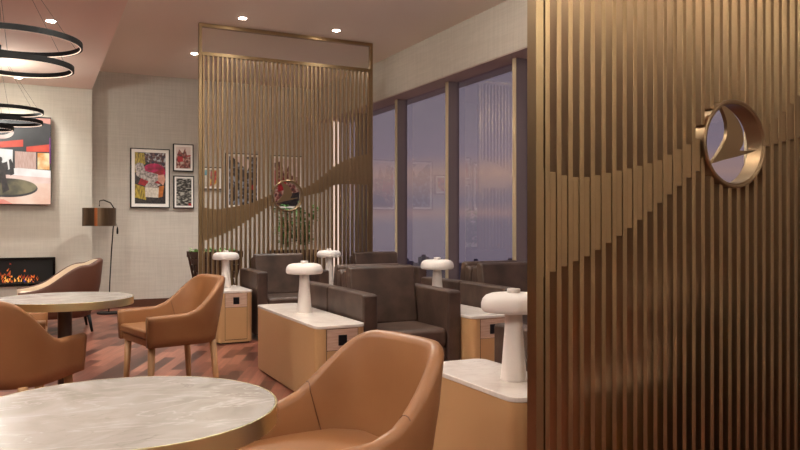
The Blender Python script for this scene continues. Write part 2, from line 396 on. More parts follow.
# ------------------------------------------------------------------ slatted dividers
X0, X1 = 1.454, 3.36; SP = (X1-X0)/40.0; RX, RZ, RR = 2.377, 1.408, .169
DEP = .042
def w_xz(pts):
    return [on_wall(px, py, 7.49) for px, py in pts]
TOPW = w_xz([(199, 206), (210, 208.5), (218, 209.4), (227, 208), (240, 205.5), (252, 203), (258.5, 200), (271, 194.7), (280, 193), (300, 190), (311.7, 184.8), (324.5, 175), (333, 167.5), (342, 162), (352, 157.4), (372, 153.5)])
BOTW = w_xz([(199, 243), (210, 239), (222, 235), (236, 228), (249, 220), (267, 208), (275, 204), (290, 199), (306, 196), (323, 192), (333, 185.5), (342, 184), (372, 185)])
def interp(T, x):
    if x <= T[0][0]: return T[0][1]
    for (a, za), (b, zb) in zip(T, T[1:]):
        if x <= b: return za+(zb-za)*(x-a)/(b-a)
    return T[-1][1]
def make_divider(loc, label):
    t = thing('slatted_divider', label, 'room divider', loc, 0)
    W = X1-X0; Z1 = CH-.002; ZR = 2.806
    for x in (0, W-.03): MB().box(x, x+.03, 0, DEP+.008, 0, Z1).build('post', M_brass, t, bevel=.0015)
    MB().box(.03, W-.03, 0, DEP+.008, Z1-.035, Z1).build('top_rail', M_brass, t, bevel=.0015)
    MB().box(.03, W-.03, -.001, DEP+.009, ZR, ZR+.035).build('middle_rail', M_brass, t, bevel=.0015)
    MB().box(.03, W-.03, 0, DEP+.008, 0, .04).build('bottom_rail', M_brass, t, bevel=.0015)
    rx = RX-X0
    fw = .0195
    for i in range(1, 40):
        xc = i*SP; xa, xb = xc-fw/2, xc+fw/2
        m = MB(); d = max(abs(xa-rx), 0); dn = min(abs(xa-rx), abs(xb-rx))
        if dn < RR-.006:
            h = math.sqrt((RR-.006)**2-dn**2)
            m.box(xa, xb, .002, DEP, .04, RZ-h).box(xa, xb, .002, DEP, RZ+h, ZR)
        else: m.box(xa, xb, .002, DEP, .04, ZR)
        m.build('slat', M_slat, t, bevel=.0022)
    for i in range(0, 40):
        xm = (i+.5)*SP; xa = i*SP+fw/2+.0005; xb = (i+1)*SP-fw/2-.003
        if i == 0: xa = .0305
        if i == 39: xb = W-.031
        z0, z1 = interp(BOTW, X0+xm), interp(TOPW, X0+xm)
        dn = min(abs(xa-rx), abs(xb-rx))
        if dn < RR-.004:
            continue
        MB().box(xa, xb, .0035, .03, z0, z1).build('wave_panel', M_slat, t, bevel=.0012)
    # ring with stepped rim
    r = MB().lathe([(RR, -.045), (RR, .028), (RR-.004, .033), (RR-.010, .033), (RR-.013, .029), (RR-.016, .029), (RR-.019, .025), (RR-.019, -.040), (RR-.015, -.045)], 72, closed=True)
    o = r.build('ring', M_ring, t, smooth=False, bevel=.001)
    o.rotation_euler = (PI/2, 0, 0); o.location = (rx, DEP/2, RZ)
    bird = [(-.37, .80), (-.22, .80), (-.02, .68), (.14, .52), (.24, .34), (.29, .12), (.26, -.01), (.17, -.14), (.38, -.135), (.66, -.11), (.40, -.20), (.05, -.29), (-.30, -.37), (-.66, -.47), (-.50, -.30), (-.33, -.07), (-.22, .10), (-.18, .28), (-.20, .46), (-.27, .64)]
    b = MB().prism([(u*RR*1.12, v*RR*1.02) for u, v in bird], -.012, .004, axis='y').build('bird_emblem', M_ring, t, bevel=.001)
    b.location = (rx-.010, .003, RZ)
    return t
div = make_divider((X0, 7.49, 0), 'full height bronze slatted divider at the back, standing before the framed pictures')
dup(div, (X0, 1.945, 0), 0, 'large bronze slatted divider filling the right side of the foreground, with round bird emblem')

# ------------------------------------------------------------------ consoles
def make_console(name, y0, y1, label):
    W = .326; L = y1-y0
    t = thing(name, label, 'side table', (0, 0, 0))
    MB().prism(rrect(.02, W-.02, .02, L-.02, .04), 0, .02).build('plinth', M_black, t)
    MB().prism(rrect(0, W, 0, L, .055, 8), .012, .47).build('body', M_lacq, t, bevel=.002)
    MB().prism(rrect(-.003, W+.003, -.003, L+.003, .057, 8), .47, .49).build('top', M_marblew, t, bevel=.004)
    x0, x1 = .066, W-.058
    MB().box(x0-.003, x1+.003, -.0012, .01, .035, .468).build('shadow_gap', M_black, t)
    MB().box(x0, x1, -.003, .012, .04, .335).build('door', M_lacq, t, bevel=.0015)
    p = MB().box(x0, x1, -.0024, .012, .338, .466).build('power_panel', M_pink, t)
    MB().box(W/2-.028+.005, W/2+.028+.005, -.006, 0, .365, .43).build('socket', M_socket, p, bevel=.002)
    return t
XC1, XC2 = 1.505, 2.60
c = make_console('storage_side_table', 6.82, 7.44, 'short tan side table with white top at the far left, beside the back armchair'); c.location = (XC1-.015, 6.79, 0)
dup(c, (XC2, 6.82, 0), 0, 'tan side table with white top at the back, mostly hidden between the two farthest armchairs')
c = make_console('storage_side_table', 4.18, 5.53, 'long tan side table with white top in the middle, mushroom lamp on it'); c.location = (XC1, 4.18, 0)
dup(c, (XC2, 4.18, 0), 0, 'long tan side table with white top to the right of the front armchair')
c = make_console('storage_side_table', 2.14, 2.86, 'nearest tan side table with white top, just behind the big slatted divider'); c.location = (XC1, 2.14, 0)

# ------------------------------------------------------------------ mushroom lamps
def make_lamp(loc, label):
    t = thing('mushroom_lamp', label, 'lamp', loc)
    MB().lathe([(0, 0), (.050, 0), (.052, .004), (.049, .03), (.042, .12), (.036, .20), (.033, .275), (0, .275)], 32).build('stem', M_white, t, smooth=True)
    MB().lathe([(0, .268), (.10, .268), (.118, .270), (.126, .276), (.1285, .286), (.128, .302), (.122, .320), (.110, .333), (.09, .340), (.05, .343), (0, .343)], 40).build('shade', M_white, t, smooth=True)
    MB().lathe([(0, .340), (.026, .340), (.026, .357), (.0245, .3595), (0, .36)], 28).build('cap', M_white, t, smooth=True)
    return t
lamp = make_lamp((1.665, 7.24, .49), 'white mushroom table lamp on the far left side table')
dup(lamp, (1.675, 4.90, .49), 0, 'white mushroom table lamp on the long side table in the middle')
dup(lamp, (1.685, 2.40, .49), 0, 'largest white mushroom lamp, on the nearest side table behind the big divider')
dup(lamp, (2.775, 4.97, .49), 0, 'white mushroom lamp right of the front armchair, on the table farthest right')
dup(lamp, (2.775, 7.32, .49), 0, 'white mushroom lamp at the back, between the two farthest armchairs')

# ------------------------------------------------------------------ club armchairs
def make_armchair(label):
    """faces -Y, footprint x 0..W, y 0..L"""
    W, L = .73, .64; A = .105
    t = thing('club_armchair', label, 'armchair', (0, 0, 0))
    def soft(m, name, bv, seg=4): return m.build(name, M_dark, t, bevel=bv, bseg=seg)
    for s in (0, 1):
        x0 = 0 if s == 0 else W-A
        m = MB().prism([(0, .05), (L, .05), (L, .66), (.03, .655), (0, .65)], x0, x0+A, axis='x')
        soft(m, 'arm', .016)
    soft(MB().box(A, W-A, .025, L-.03, .06, .27), 'seat_base', .01)
    soft(MB().box(A+.002, W-A-.002, .0, L-.12, .272, .405), 'seat_cushion', .035, 5)
    m = MB().prism([(L-.14, .27), (L-.005, .27), (L-.001, .76), (L-.04, .775), (L-.085, .775)], A+.001, W-A-.001, axis='x')
    soft(m, 'back_frame', .02)
    m = MB().prism([(L-.215, .40), (L-.13, .395), (L-.065, .792), (L-.095, .81), (L-.15, .80)], A+.003, W-A-.003, axis='x')
    soft(m, 'back_cushion', .025, 4)
    for x in (.035, W-.035):
        for y in (.04, L-.04): MB().lathe([(0, 0), (.012, 0), (.02, .055), (0, .055)], 14, c=(x, y)).build('foot', M_shadeo, t, smooth=True)
    return t
a = make_armchair('dark brown leather armchair at the back left, beside the far left side table'); a.location = (1.866, 6.83, 0)
dup(a, (2.962, 6.83, 0), 0, 'dark leather armchair at the back right, near the windows and the far divider')
dup(a, (1.866, 4.31, 0), 0, 'front dark leather armchair in the middle, seat facing the viewer')
dup(a, (2.962, 4.31, 0), 0, 'dark leather armchair by the windows, between the right lamp table and the big divider')
dup(a, (1.866+.73, 5.60, 0), PI, 'dark leather armchair back to back with the front middle armchair, facing away')
dup(a, (2.962+.73, 5.60, 0), PI, 'dark leather armchair by the windows facing away, behind another armchair back to back')
dup(a, (1.866+.73, 2.82, 0), PI, 'dark leather armchair beside the nearest side table, mostly hidden by the big divider')

# ------------------------------------------------------------------ shell chairs
def smooth_path(hw, fy, cy, by, n_arm, n_back, e=2.5):
    """plan curve from right arm front round the back to the left arm front"""
    pts = []
    for k in range(n_arm): pts.append((hw, fy+(cy-fy)*k/n_arm))
    for k in range(n_back+1):
        a = PI*k/n_back
        ca, sa = math.cos(a), math.sin(a)
        pts.append((hw*math.copysign(abs(ca)**(2/e), ca), cy+(by-cy)*abs(sa)**(2/e)))
    for k in range(n_arm): pts.append((-hw, cy+(fy-cy)*(k+1)/n_arm))
    return pts
def make_shell(parent, name_out, mo, mi, hw=.255, fy=-.25, cy=-.02, by=.235, ztop=None, zb=.415, th=.042, taper=.87, lean=.16, zin=.44, zl=.5, inner_name=None, e=2.5):
    path = smooth_path(hw, fy, cy, by, 7, 30, e)
    n = len(path); 
    V = [Vector(p) for p in path]
    nor = []
    for i in range(n):
        d = V[min(i+1, n-1)]-V[max(i-1, 0)]; d.normalize(); nor.append(Vector((d.y, -d.x)))   # outward
    bo = bmesh.new(); bi = bmesh.new()
    outer = []; inner = []
    for i, p in enumerate(V):
        q = nor[i]
        s = max(0, min(1, (p.y-fy)/(by-fy)))
        zt = ztop(s, abs(p.x)/hw)
        def at(off, z, sc=None):
            k = (z-zb)/max(zt-zb, .01)
            sc = taper+(1-taper)*min(1, max(0, (z-zb)/.17))**.8 if sc is None else sc
            L = max(0, z-zl)*lean
            xx = (p.x+q.x*off)*sc; yy = (p.y+q.y*off)*(1-(1-sc)*(.55 if p.y < 0 else 2.4*min(1, p.y/.1)))+L*(0 if p.y < cy else min(1, (p.y-cy)/(by-cy)))
            return (xx, yy, z)
        r = th/2
        o = [at(-r*1.0, zb+.001), at(0, zb), at(0, zb+.05), at(0, zb+.12), at(0, (zb+.12+zt-r)/2), at(0, zt-r)]
        for a in ((30, 60, 90) if inner_name is None else (30, 60, 90, 120, 145)): o.append(at(-r+r*math.cos(math.radians(a)), zt-r+r*math.sin(math.radians(a))))
        outer.append(o)
        z_ = [at(-r+0, zt)] if inner_name is None else [at(-r+r*math.cos(math.radians(145)), zt-r+r*math.sin(math.radians(145)))]
        for a in ((120, 150, 180) if inner_name is None else (155, 168, 180)): z_.append(at(-r+r*math.cos(math.radians(a)), zt-r+r*math.sin(math.radians(a))))
        z_ += [at(-th, (zt-r+zin)/2), at(-th, zin), at(-th, zb+.001)]
        inner.append(z_)
    def skin(bm, rows):
        R = [[bm.verts.new(p) for p in row] for row in rows]
        for i in range(len(R)-1):
            for j in range(len(R[0])-1): bm.faces.new((R[i][j], R[i+1][j], R[i+1][j+1], R[i][j+1]))
        return R
    if inner_name is None:
        rows = [o+z[1:] for o, z in zip(outer, inner)]
        R = skin(bo, rows)
        bo.faces.new(R[0]); bo.faces.new(R[-1][::-1])
        for i in range(len(R)-1): bo.faces.new((R[i][-1], R[i+1][-1], R[i+1][0], R[i][0]))
        m = MB(); m.bm.free(); m.bm = bo; bi.free()
        return m.build(name_out, mo, parent, smooth=True), outer, inner
    mid = []
    rows = [o+[(z[-1][0], z[-1][1], z[-1][2])] for o, z in zip(outer, inner)]
    R = skin(bo, [o for o in outer]); m = MB(); m.bm.free(); m.bm = bo; A = m.build(name_out, mo, parent, smooth=True)
    R = skin(bi, inner)
    m = MB(); m.bm.free(); m.bm = bi; B = m.build(inner_name, mi, parent, smooth=True)
    for ob in (A,):
        md = ob.modifiers.new('s', 'SOLIDIFY'); md.thickness = .004; md.offset = -1
    # closing caps at the two arm fronts
    cap = MB()
    for idx in (0, -1):
        poly = outer[idx]+inner[idx][1:]
        cap._f([cap.bm.verts.new(p) for p in poly])
    cap.build('arm_front', mo, parent)
    return A, outer, inner
def ss(a, b, x):
    t = max(0, min(1, (x-a)/(b-a))); return t*t*(3-2*t)
def chair_top(s, ax):
    # s: 0 front .. 1 back; ax: |x|/hw
    z = .59+.012*s
    q = max(0, min(1, (s+.12*(1-ax)-.44)/.60))
    return z+.190*(q*q*(3-2*q))**1.15
def make_chair(label, loc, rz, g):
    t = thing('tub_dining_chair', label, 'chair', loc, rz, g)
    sh, outer, inner = make_shell(t, 'shell', M_tan, M_tan, ztop=chair_top, hw=.264, by=.24, taper=.955, e=2.9)
    MB().prism([(-.208, -.232), (.208, -.232), (.205, .02), (.17, .13), (.09, .18), (-.09, .18), (-.17, .13), (-.205, .02)], .416, .455).build('seat_frame', M_tan, t, bevel=.004)
    c = MB().prism([(-.214, -.248), (.214, -.248), (.218, .0), (.20, .13), (.13, .195), (-.13, .195), (-.20, .13), (-.218, .0)], .460, .508).build('seat_cushion', M_tan, t, bevel=.014, bseg=4)
    # seams where back panel meets the arms
    for idx in (9, len(outer)-10):
        sgn = 1 if idx < 20 else -1
        pts = [Vector(p) for p in (outer[idx][6:]+inner[idx][1:4])]
        a0, a1 = Vector(inner[idx][3]), Vector(inner[idx+3*sgn][5])
        pts += [a0.lerp(a1, .5)*.5+Vector(inner[idx+sgn][4])*.5, a1]
        cx = Vector((0, 0, 0))
        m = MB().tube([p+Vector((0, 0, .0004)) for p in pts], .0014, 5); m.build('seam', M_tanseam, t)
    for sx in (-1, 1):
        for sy, dy in ((-1, -.015), (1, .03)):
            top = Vector((sx*.192, -.205 if sy < 0 else .160, .42)); bot = top+Vector((sx*.022, dy, -.42))
            MB().tube([bot, bot.lerp(top, .5), top], [.0125, .017, .021], 14).build('leg', M_oak, t, smooth=True)
    return t
make_chair('tan leather tub chair in the foreground, right of the nearest marble table', (.68, 1.80, 0), math.radians(-80), None)
dupsrc = bpy.data.objects['tub_dining_chair']
def rest(loc, deg, label): return dup(dupsrc, loc, math.radians(deg), label)
rest((.735, 4.55, 0), -77.5, 'tan leather tub chair standing alone right of the farther marble table, seat turned towards it')
rest((-.14, 3.70, 0), 150, 'tan leather tub chair cut by the left edge, its back to the viewer')
rest((-.20, 4.62, 0), 88, 'tan leather tub chair tucked behind the farther marble table, only its arm in view')

# ------------------------------------------------------------------ cream lined lounge chair
def lounge_top(s, ax):
    return .43+.03*ss(0, .3, s)+.23*ss(.2, .78, s)+.055*ss(.8, 1, s)
t = thing('lounge_chair', 'brown velvet lounge chair with cream inside and black legs, before the fireplace', 'armchair', (.22, 8.48, 0), math.radians(-88))
make_shell(t, 'outer_shell', M_velvet, M_cream, hw=.37, fy=-.40, cy=-.02, by=.38, ztop=lounge_top, zb=.15, th=.055, taper=.86, lean=.10, zin=.30, zl=.4, inner_name='inner_upholstery', e=2.4)
MB().prism([(-.28, -.36), (.28, -.36), (.28, .1), (.18, .28), (-.18, .28), (-.28, .1)], .16, .30).build('seat_base', M_velvet, t, bevel=.01)
MB().prism([(-.285, -.385), (.285, -.385), (.28, .1), (.18, .27), (-.18, .27), (-.28, .1)], .30, .40).build('seat_cushion', M_cream, t, bevel=.03, bseg=4)
for sx in (-1, 1):
    for y in (-.27, .25):
        MB().tube([(sx*.29, y*1.12, 0), (sx*.25, y, .17)], [.012, .02], 12).build('leg', M_black, t, smooth=True)

# ------------------------------------------------------------------ marble tables
def make_table(label, loc, R, seg=96):
    t = thing('round_marble_table', label, 'table', loc)
    MB().lathe([(0, .722), (R-.004, .722), (R-.004, .7385), (R-.0055, .74), (0, .74)], seg).build('marble_top', M_marble, t)
    MB().lathe([(R-.004, .703), (R, .703), (R, .7395), (R-.004, .7395)], seg, closed=True).build('gold_rim', M_brass2, t, smooth=False, bevel=.0008)
    MB().lathe([(0, .708), (R-.005, .708), (R-.005, .721), (0, .721)], seg).build('under_board', M_column, t)
    MB().lathe([(0, .012), (.033, .012), (.033, .70), (0, .70)], 32).build('column', M_column, t, smooth=True, bevel=.001)
    MB().lathe([(0, 0), (.19, 0), (.19, .008), (.185, .012), (0, .012)], 48).build('base_plate', M_column, t)
    for n in ('marble_top',): pass
    return t
make_table('nearest round marble table with gold rim, at the bottom left', (.151, 1.548, 0), .303)
make_table('farther round marble table with gold rim, among tan tub chairs', (.124, 4.013, 0), .322)

# ------------------------------------------------------------------ ring pendants
def ring_part(parent, c, R, h=.034, w=.014, name='ring'):
    prof = [(R-w, 0), (R, 0), (R, h), (R-w, h)]
    o = MB().lathe(prof, 96, closed=True).build(name, M_black, parent); o.location = c
    g = MB().lathe([(R-w-.0012, .0), (R-w*.82, -.001), (R-w*.82, .0005), (R-w-.0002, .005), (R-w-.0012, .005)], 96, closed=True).build('led_strip', M_led, o)
    return o
def make_pendant(label, rings, top, hub=True):
    t = thing('ring_pendant_light', label, 'pendant light', (top[0], top[1], CL))
    MB().lathe([(0, -.03), (.09, -.03), (.09, 0), (0, 0)], 32).build('canopy', M_black, t)
    for (x, y, z, R) in rings:
        ro = ring_part(t, (x-top[0], y-top[1], z-CL), R)
        for k in range(3):
            a = math.radians(20+120*k)
            q = Vector((R*.985*math.cos(a), R*.985*math.sin(a), .02))
            tp = Vector((top[0]-x, top[1]-y, CL-z-.03))+Vector((.06*math.cos(a), .06*math.sin(a), 0))
            MB().tube([q, tp], .0011, 5).build('cable', M_black, ro)
        if hub:
            a = math.radians(104)
            b = MB().box(-.055, .055, -.03, .005, .006, .026).build('driver_box', M_black, ro, bevel=.004)
            b.location = (R*math.cos(a), R*math.sin(a), .006); b.rotation_euler = (0, 0, a-PI/2)
    return t
make_pendant('black double ring pendant light hanging nearest, at the top left', [(-.12, 5.223, 2.24, .388), (-.10, 5.19, 2.08, .316)], (-.22, 5.2))
make_pendant('smaller looking black ring pendant hanging farther away in front of the television', [(-.28, 8.1, 2.195, .342), (-.24, 8.1, 2.09, .295), (-.42, 8.1, 2.02, .22)], (-.40, 8.1), hub=False)

# ------------------------------------------------------------------ television
def poly_panel(parent, name, x0, x1, z0, z1, y, polys, thick=.004, basemat=None):
    """picture made of flat coloured shapes, uv 0..1 from the top left corner"""
    mats = []; m = MB()
    if basemat: mats.append(basemat); m.slot = 0; m.box(x0, x1, y, y+thick, z0, z1)
    k = 0
    for mt, pts in polys:
        if mt not in mats: mats.append(mt)
        m.slot = mats.index(mt); k += 1; yy = y-.00035*k
        m._f([m.bm.verts.new((x0+(x1-x0)*u, yy, z1-(z1-z0)*v)) for u, v in pts])
    o = m.build(name, mats, parent)
    return o
def ell(cx, cy, rx, ry, n=28, a0=0, a1=360):
    return [(cx+rx*math.cos(math.radians(a0+(a1-a0)*k/n)), cy+ry*math.sin(math.radians(a0+(a1-a0)*k/n))) for k in range(n+(0 if a1-a0 == 360 else 1))]
E_dark = picture('screen_dark', rgb(38, 36, 38), rgb(52, 50, 52), 8, .33)
E_red = picture('screen_red', rgb(225, 58, 32), rgb(240, 84, 52), 8, .33)
E_blush = picture('screen_blush', rgb(236, 192, 176), rgb(250, 220, 205), 6, .33)
E_white = picture('screen_white', rgb(240, 228, 218), rgb(255, 250, 242), 6, .33)
E_tanp = picture('screen_tan_panels', rgb(196, 150, 134), rgb(226, 188, 170), 20, .33, stretch=(6, 1, .5))
E_oval = picture('screen_oval_table', rgb(62, 56, 44), rgb(140, 126, 92), 5, .33)
E_orange = picture('screen_orange', rgb(240, 150, 60), rgb(255, 236, 180), 9, .33)
E_floor = picture('screen_floor', rgb(240, 190, 165), rgb(252, 216, 192), 5, .33)
E_salmon = picture('screen_salmon', rgb(228, 130, 110), rgb(245, 170, 150), 5, .33)
E_people = picture('screen_people', rgb(10, 8, 10), rgb(60, 44, 44), 30, .33)
E_purple = picture('screen_purple', rgb(120, 30, 120), rgb(150, 60, 140), 10, .33)
tvx1, tvzt = on_wall(51.3, 117.4, YC-.09); _, tvzb = on_wall(51.3, 205, YC-.09)
tvw = (tvzt-tvzb)*16/9
t = thing('wall_television', 'large flat television with a red and white interior scene, on the chimney wall', 'television', (tvx1-tvw/2, YC-.09, (tvzt+tvzb)/2))
hw, hh = tvw/2, (tvzt-tvzb)/2
MB().box(-hw, hw, 0, .06, -hh, hh).build('casing', M_blackg, t, bevel=.004)
MB().box(-.3, .3, .06, .09, -.2, .2).build('wall_bracket', M_black, t)
def TVu(p): return [((1-(1-a)*.4635*.62), b) for a, b in p]
# the visible right third is drawn from the photo (its own 0..1 frame), mirrored detail fills the rest
sx0 = .69
def V(p): return [(sx0+(1-sx0)*a, b) for a, b in p]
polys = [(E_dark, [(0, 0), (1, 0), (1, 1), (0, 1)]),
 (E_salmon, V([(.72, .01), (1, .01), (1, .075), (.80, .055)])),
 (E_blush, V(ell(.1, .19, .22, .075))), (E_dark, V(ell(.06, .17, .2, .055))),
 (E_red, V([(-2.2, .20), (-1, .33), (0, .305), (.49, .265), (.49, .345), (0, .37), (-2.2, .42)])),
 (E_red, V([(.55, .345), (1, .305), (1, .395), (.55, .40)])),
 (E_white, V([(-2.2, .42), (0, .375), (.30, .385), (.30, .60), (0, .64), (-2.2, .7)])),
 (E_tanp, V([(.34, .40), (.74, .405), (.74, .60), (.34, .60)])),
 (E_people, V([(.73, .40), (1, .40), (1, .61), (.73, .61)])),
 (E_orange, V([(.755, .41), (.98, .41), (.98, .60), (.755, .60)])),
 (E_purple, V([(.975, .23), (1, .23), (1, .53), (.975, .53)])),
 (E_white, V([(.26, .60), (.40, .59), (1, .61), (1, .70), (.26, .67)])),
 (E_blush, V([(-2.2, .72), (.2, .67), (1, .695), (1, .77), (-2.2, .76)])),
 (E_floor, V([(-2.2, .75), (1, .76), (1, 1), (-2.2, 1)])),
 (E_dark, V(ell(.2, .82, .56, .105))), (E_oval, V(ell(.2, .805, .54, .095))),
 (E_people, V([(.02, .54), (.07, .50), (.12, .54), (.20, .52), (.22, .60), (.17, .66), (.19, .74), (.24, .84), (.12, .88), (.10, .76), (.0, .78), (-.1, .9), (-.3, .8), (-.2, .6)])), (E_people, V(ell(.08, .50, .035, .03))), (E_people, V([(-.9, .56), (-.75, .5), (-.6, .58), (-.62, .86), (-.8, .9)])),
 (E_people, V([(.23, .50), (.27, .49), (.31, .55), (.33, .66), (.26, .68)])),
 (E_salmon, V([(-.2, .94), (.14, .95), (.3, 1), (-.2, 1)]))]
poly_panel(t, 'screen', -hw+.008, hw-.008, -hh+.008, hh-.008, -.001, polys, .001, E_dark)

# ------------------------------------------------------------------ fireplace
fx1, fz1 = on_wall(55.3, 257, YC-.015); _, fz0 = on_wall(55.3, 285.2, YC-.015)
fw_ = 1.5
t = thing('wall_fireplace', 'long black electric fireplace with orange flames, set low in the chimney wall', 'fireplace', (fx1-fw_, YC-.002, fz0))
H_ = fz1-fz0
m = MB().box(0, fw_, -.02, 0, 0, .03).box(0, fw_, -.02, 0, H_-.03, H_).box(0, .03, -.02, 0, .03, H_-.03).box(fw_-.03, fw_, -.02, 0, .03, H_-.03)
m.build('frame', M_blackg, t, bevel=.002)
MB().box(.03, fw_-.03, -.003, -.001, .03, H_-.03).build('firebox_back', mat('firebox_black', rgb(8, 7, 7), .6), t)
M_coal = mat('coal', rgb(30, 24, 24), .8, col2=rgb(60, 45, 40), scale=40)
def flame_mat(n, c, s): return emit(n, c, s)
FM = [emit('flame_yellow', rgb(235, 165, 75), .28), emit('flame_orange', rgb(205, 100, 40), .2), emit('flame_red', rgb(150, 50, 22), .18), emit('flame_blue', rgb(45, 40, 130), .2)]
rf = random.Random(11)
cm = MB()
for k in range(60):
    x = rf.uniform(.05, fw_-.05); r = rf.uniform(.01, .018)
    cm.lathe([(0, .03), (r, .034), (r*.9, .03+r), (0, .03+r*1.4)], 7, c=(x, -.013+rf.uniform(-.001, .002)))
cl = cm.build('coal_bed', M_coal, t); cl['kind'] = 'stuff'
fl = MB()
for cx in (fw_-.30, fw_-.53, fw_-.66, fw_-.86, fw_-1.05, fw_-1.25, fw_-.42):
    big = cx != fw_-.42
    for k in range(26 if big else 7):
        x = cx+rf.gauss(0, .045); z = .045+abs(rf.gauss(.015, .06 if big else .03)); w = rf.uniform(.006, .02); h = rf.uniform(.02, .055)
        if z+h > H_-.04: continue
        near = math.exp(-((x-cx)/.05)**2-((z-.04)/.06)**2)
        fl.slot = 0 if rf.random() < near*.9 else (1 if rf.random() < .6 else 2)
        if z < .055 and rf.random() < .4: fl.slot = 3
        ln = rf.uniform(-.02, .02); y = -.008-rf.uniform(0, .006)
        fl.prism([(x-w*.5, z), (x+w*.5, z), (x+w*.55, z+h*.3), (x+w*.2+ln*.6, z+h*.65), (x+ln, z+h), (x-w*.2+ln*.4, z+h*.6), (x-w*.6, z+h*.3)], y, y+.002, axis='y')
fl.build('flames', FM, t)['kind'] = 'stuff'

# ------------------------------------------------------------------ framed pictures
P = picture
A_black = P('print_black', rgb(20, 18, 20), rgb(60, 50, 50), 40)
A_must = P('print_mustard', rgb(96, 82, 26), rgb(196, 168, 60), 14, stretch=(4, 1, 1))
A_blue = P('print_blue_speckle', rgb(30, 38, 60), rgb(176, 184, 190), 22, c3=rgb(96, 54, 44))
A_mag = P('print_magenta', rgb(120, 8, 46), rgb(200, 24, 92), 12)
A_rd = P('print_red', rgb(130, 16, 26), rgb(170, 30, 38), 20)
A_gry = P('print_grey_knit', rgb(104, 94, 92), rgb(196, 184, 176), 34)
A_skin = P('print_skin', rgb(190, 130, 108), rgb(215, 160, 138), 20)
A_cream = P('print_cream', rgb(196, 184, 168), rgb(222, 212, 198), 40)
A_or = P('print_orange', rgb(170, 90, 30), rgb(200, 120, 50), 20)
A_sky = P('print_pale_sky', rgb(215, 196, 188), rgb(232, 216, 208), 10)
A_stone = P('print_stone', rgb(70, 54, 50), rgb(190, 164, 148), 24, c3=rgb(132, 62, 56))
A_tex = P('print_branches', rgb(22, 22, 22), rgb(176, 172, 162), 20, c3=rgb(70, 66, 60), stretch=(1, 1, 2.4))
A_crowd = P('print_crowd', rgb(26, 24, 26), rgb(150, 158, 170), 20, c3=rgb(56, 46, 42))
A_col = P('print_colours', rgb(40, 110, 80), rgb(220, 190, 60), 12, c3=rgb(190, 50, 70))
A_teal = P('print_teal', rgb(90, 160, 175), rgb(150, 190, 200), 12)
def framed(name, px0, px1, py0, py1, label, polys, base, mw=.085, fw=.012):
    Y = YB-.045
    x0, zt0 = on_wall(px0, py0, Y); x1, _ = on_wall(px1, py0, Y)
    xm, zt = on_wall((px0+px1)/2, py0, Y); _, zb = on_wall((px0+px1)/2, py1, Y)
    w, h = x1-x0, zt-zb
    t = thing('framed_picture', label, 'picture', ((x0+x1)/2, Y, (zt+zb)/2))
    a, b = w/2, h/2
    MB().box(-a, a, .0, .045, b-fw, b).box(-a, a, 0, .045, -b, -b+fw).box(-a, -a+fw, 0, .045, -b+fw, b-fw).box(a-fw, a, 0, .045, -b+fw, b-fw).build('frame', M_black, t, bevel=.001)
    MB().box(-a+fw, a-fw, .008, .04, -b+fw, b-fw).build('mat_board', M_mat, t)
    m = mw*w
    poly_panel(t, 'print', -a+fw+m, a-fw-m, -b+fw+m, b-fw-m, .0072, polys, .001, base)
    return t
framed('a', 130.5, 169.8, 148.5, 207.8, 'tallest left framed photograph, person in grey knit holding a red cloth bundle', [
    (A_blue, [(.35, 0), (1, 0), (1, .28), (.5, .22), (.3, .12)]), (A_must, [(0, 0), (.3, .02), (.34, .22), (0, .4)]),
    (A_mag, ell(.62, .37, .38, .16)), (A_rd, [(.2, .5), (.95, .3), (.9, .58), (.5, .68), (.1, .62)]),
    (A_must, [(0, .62), (.36, .68), (.36, .93), (0, .88)]), (A_cream, [(.33, .68), (.8, .68), (.78, .88), (.34, .87)]), (A_or, [(.78, .66), (.95, .64), (.9, .86), (.76, .88)]),
    (A_gry, [(0, .24), (.12, .20), (.28, .22), (.34, .36), (.75, .42), (.8, .52), (.6, .60), (.3, .53), (.05, .46)]), (A_gry, [(.3, .68), (.45, .56), (.85, .62), (.7, .67)]),
    (A_skin, [(.74, .44), (.95, .42), (1, .52), (.92, .64), (.76, .56)])], A_black)
framed('b', 173.3, 193.6, 144, 171.3, 'small framed picture of red and stone shapes on pale sky, upper of the stacked pair', [
    (A_stone, [(.0, .5), (.2, .12), (.45, .3), (.62, .05), (.75, .4), (1, .45), (1, 1), (0, 1)]), (A_rd, [(.1, .45), (.45, .42), (.48, .68), (.1, .72)]), (A_rd, [(.65, .4), (1, .36), (1, .43), (.65, .46)])], A_sky, mw=.10)
framed('c', 173.7, 194.2, 175.8, 208.3, 'small framed picture of grey branches on black, lower of the stacked pair', [
    (A_rd, [(.8, .9), (1, .92), (1, 1), (.8, 1)])], A_tex, mw=.09)
framed('d', 199, 222.5, 167, 189.4, 'small landscape framed picture of bright colours behind the left slats of the far divider', [
    (A_teal, [(.05, .05), (.45, 0), (.4, .3), (.05, .35)]), (A_col, [(.5, .02), (.95, .05), (.95, .6), (.7, .9), (.45, .95)])], A_cream, mw=.08)
framed('e', 225.8, 260.4, 153.4, 208.3, 'tall framed picture of a dark crowd, behind the divider slats left of the emblem', [
    (A_sky, [(.1, 0), (.55, 0), (.8, .1), (.62, .32), (.5, .2)]), (A_rd, [(.78, .58), (.95, .58), (.92, .68), (.78, .68)])], A_crowd, mw=.07)
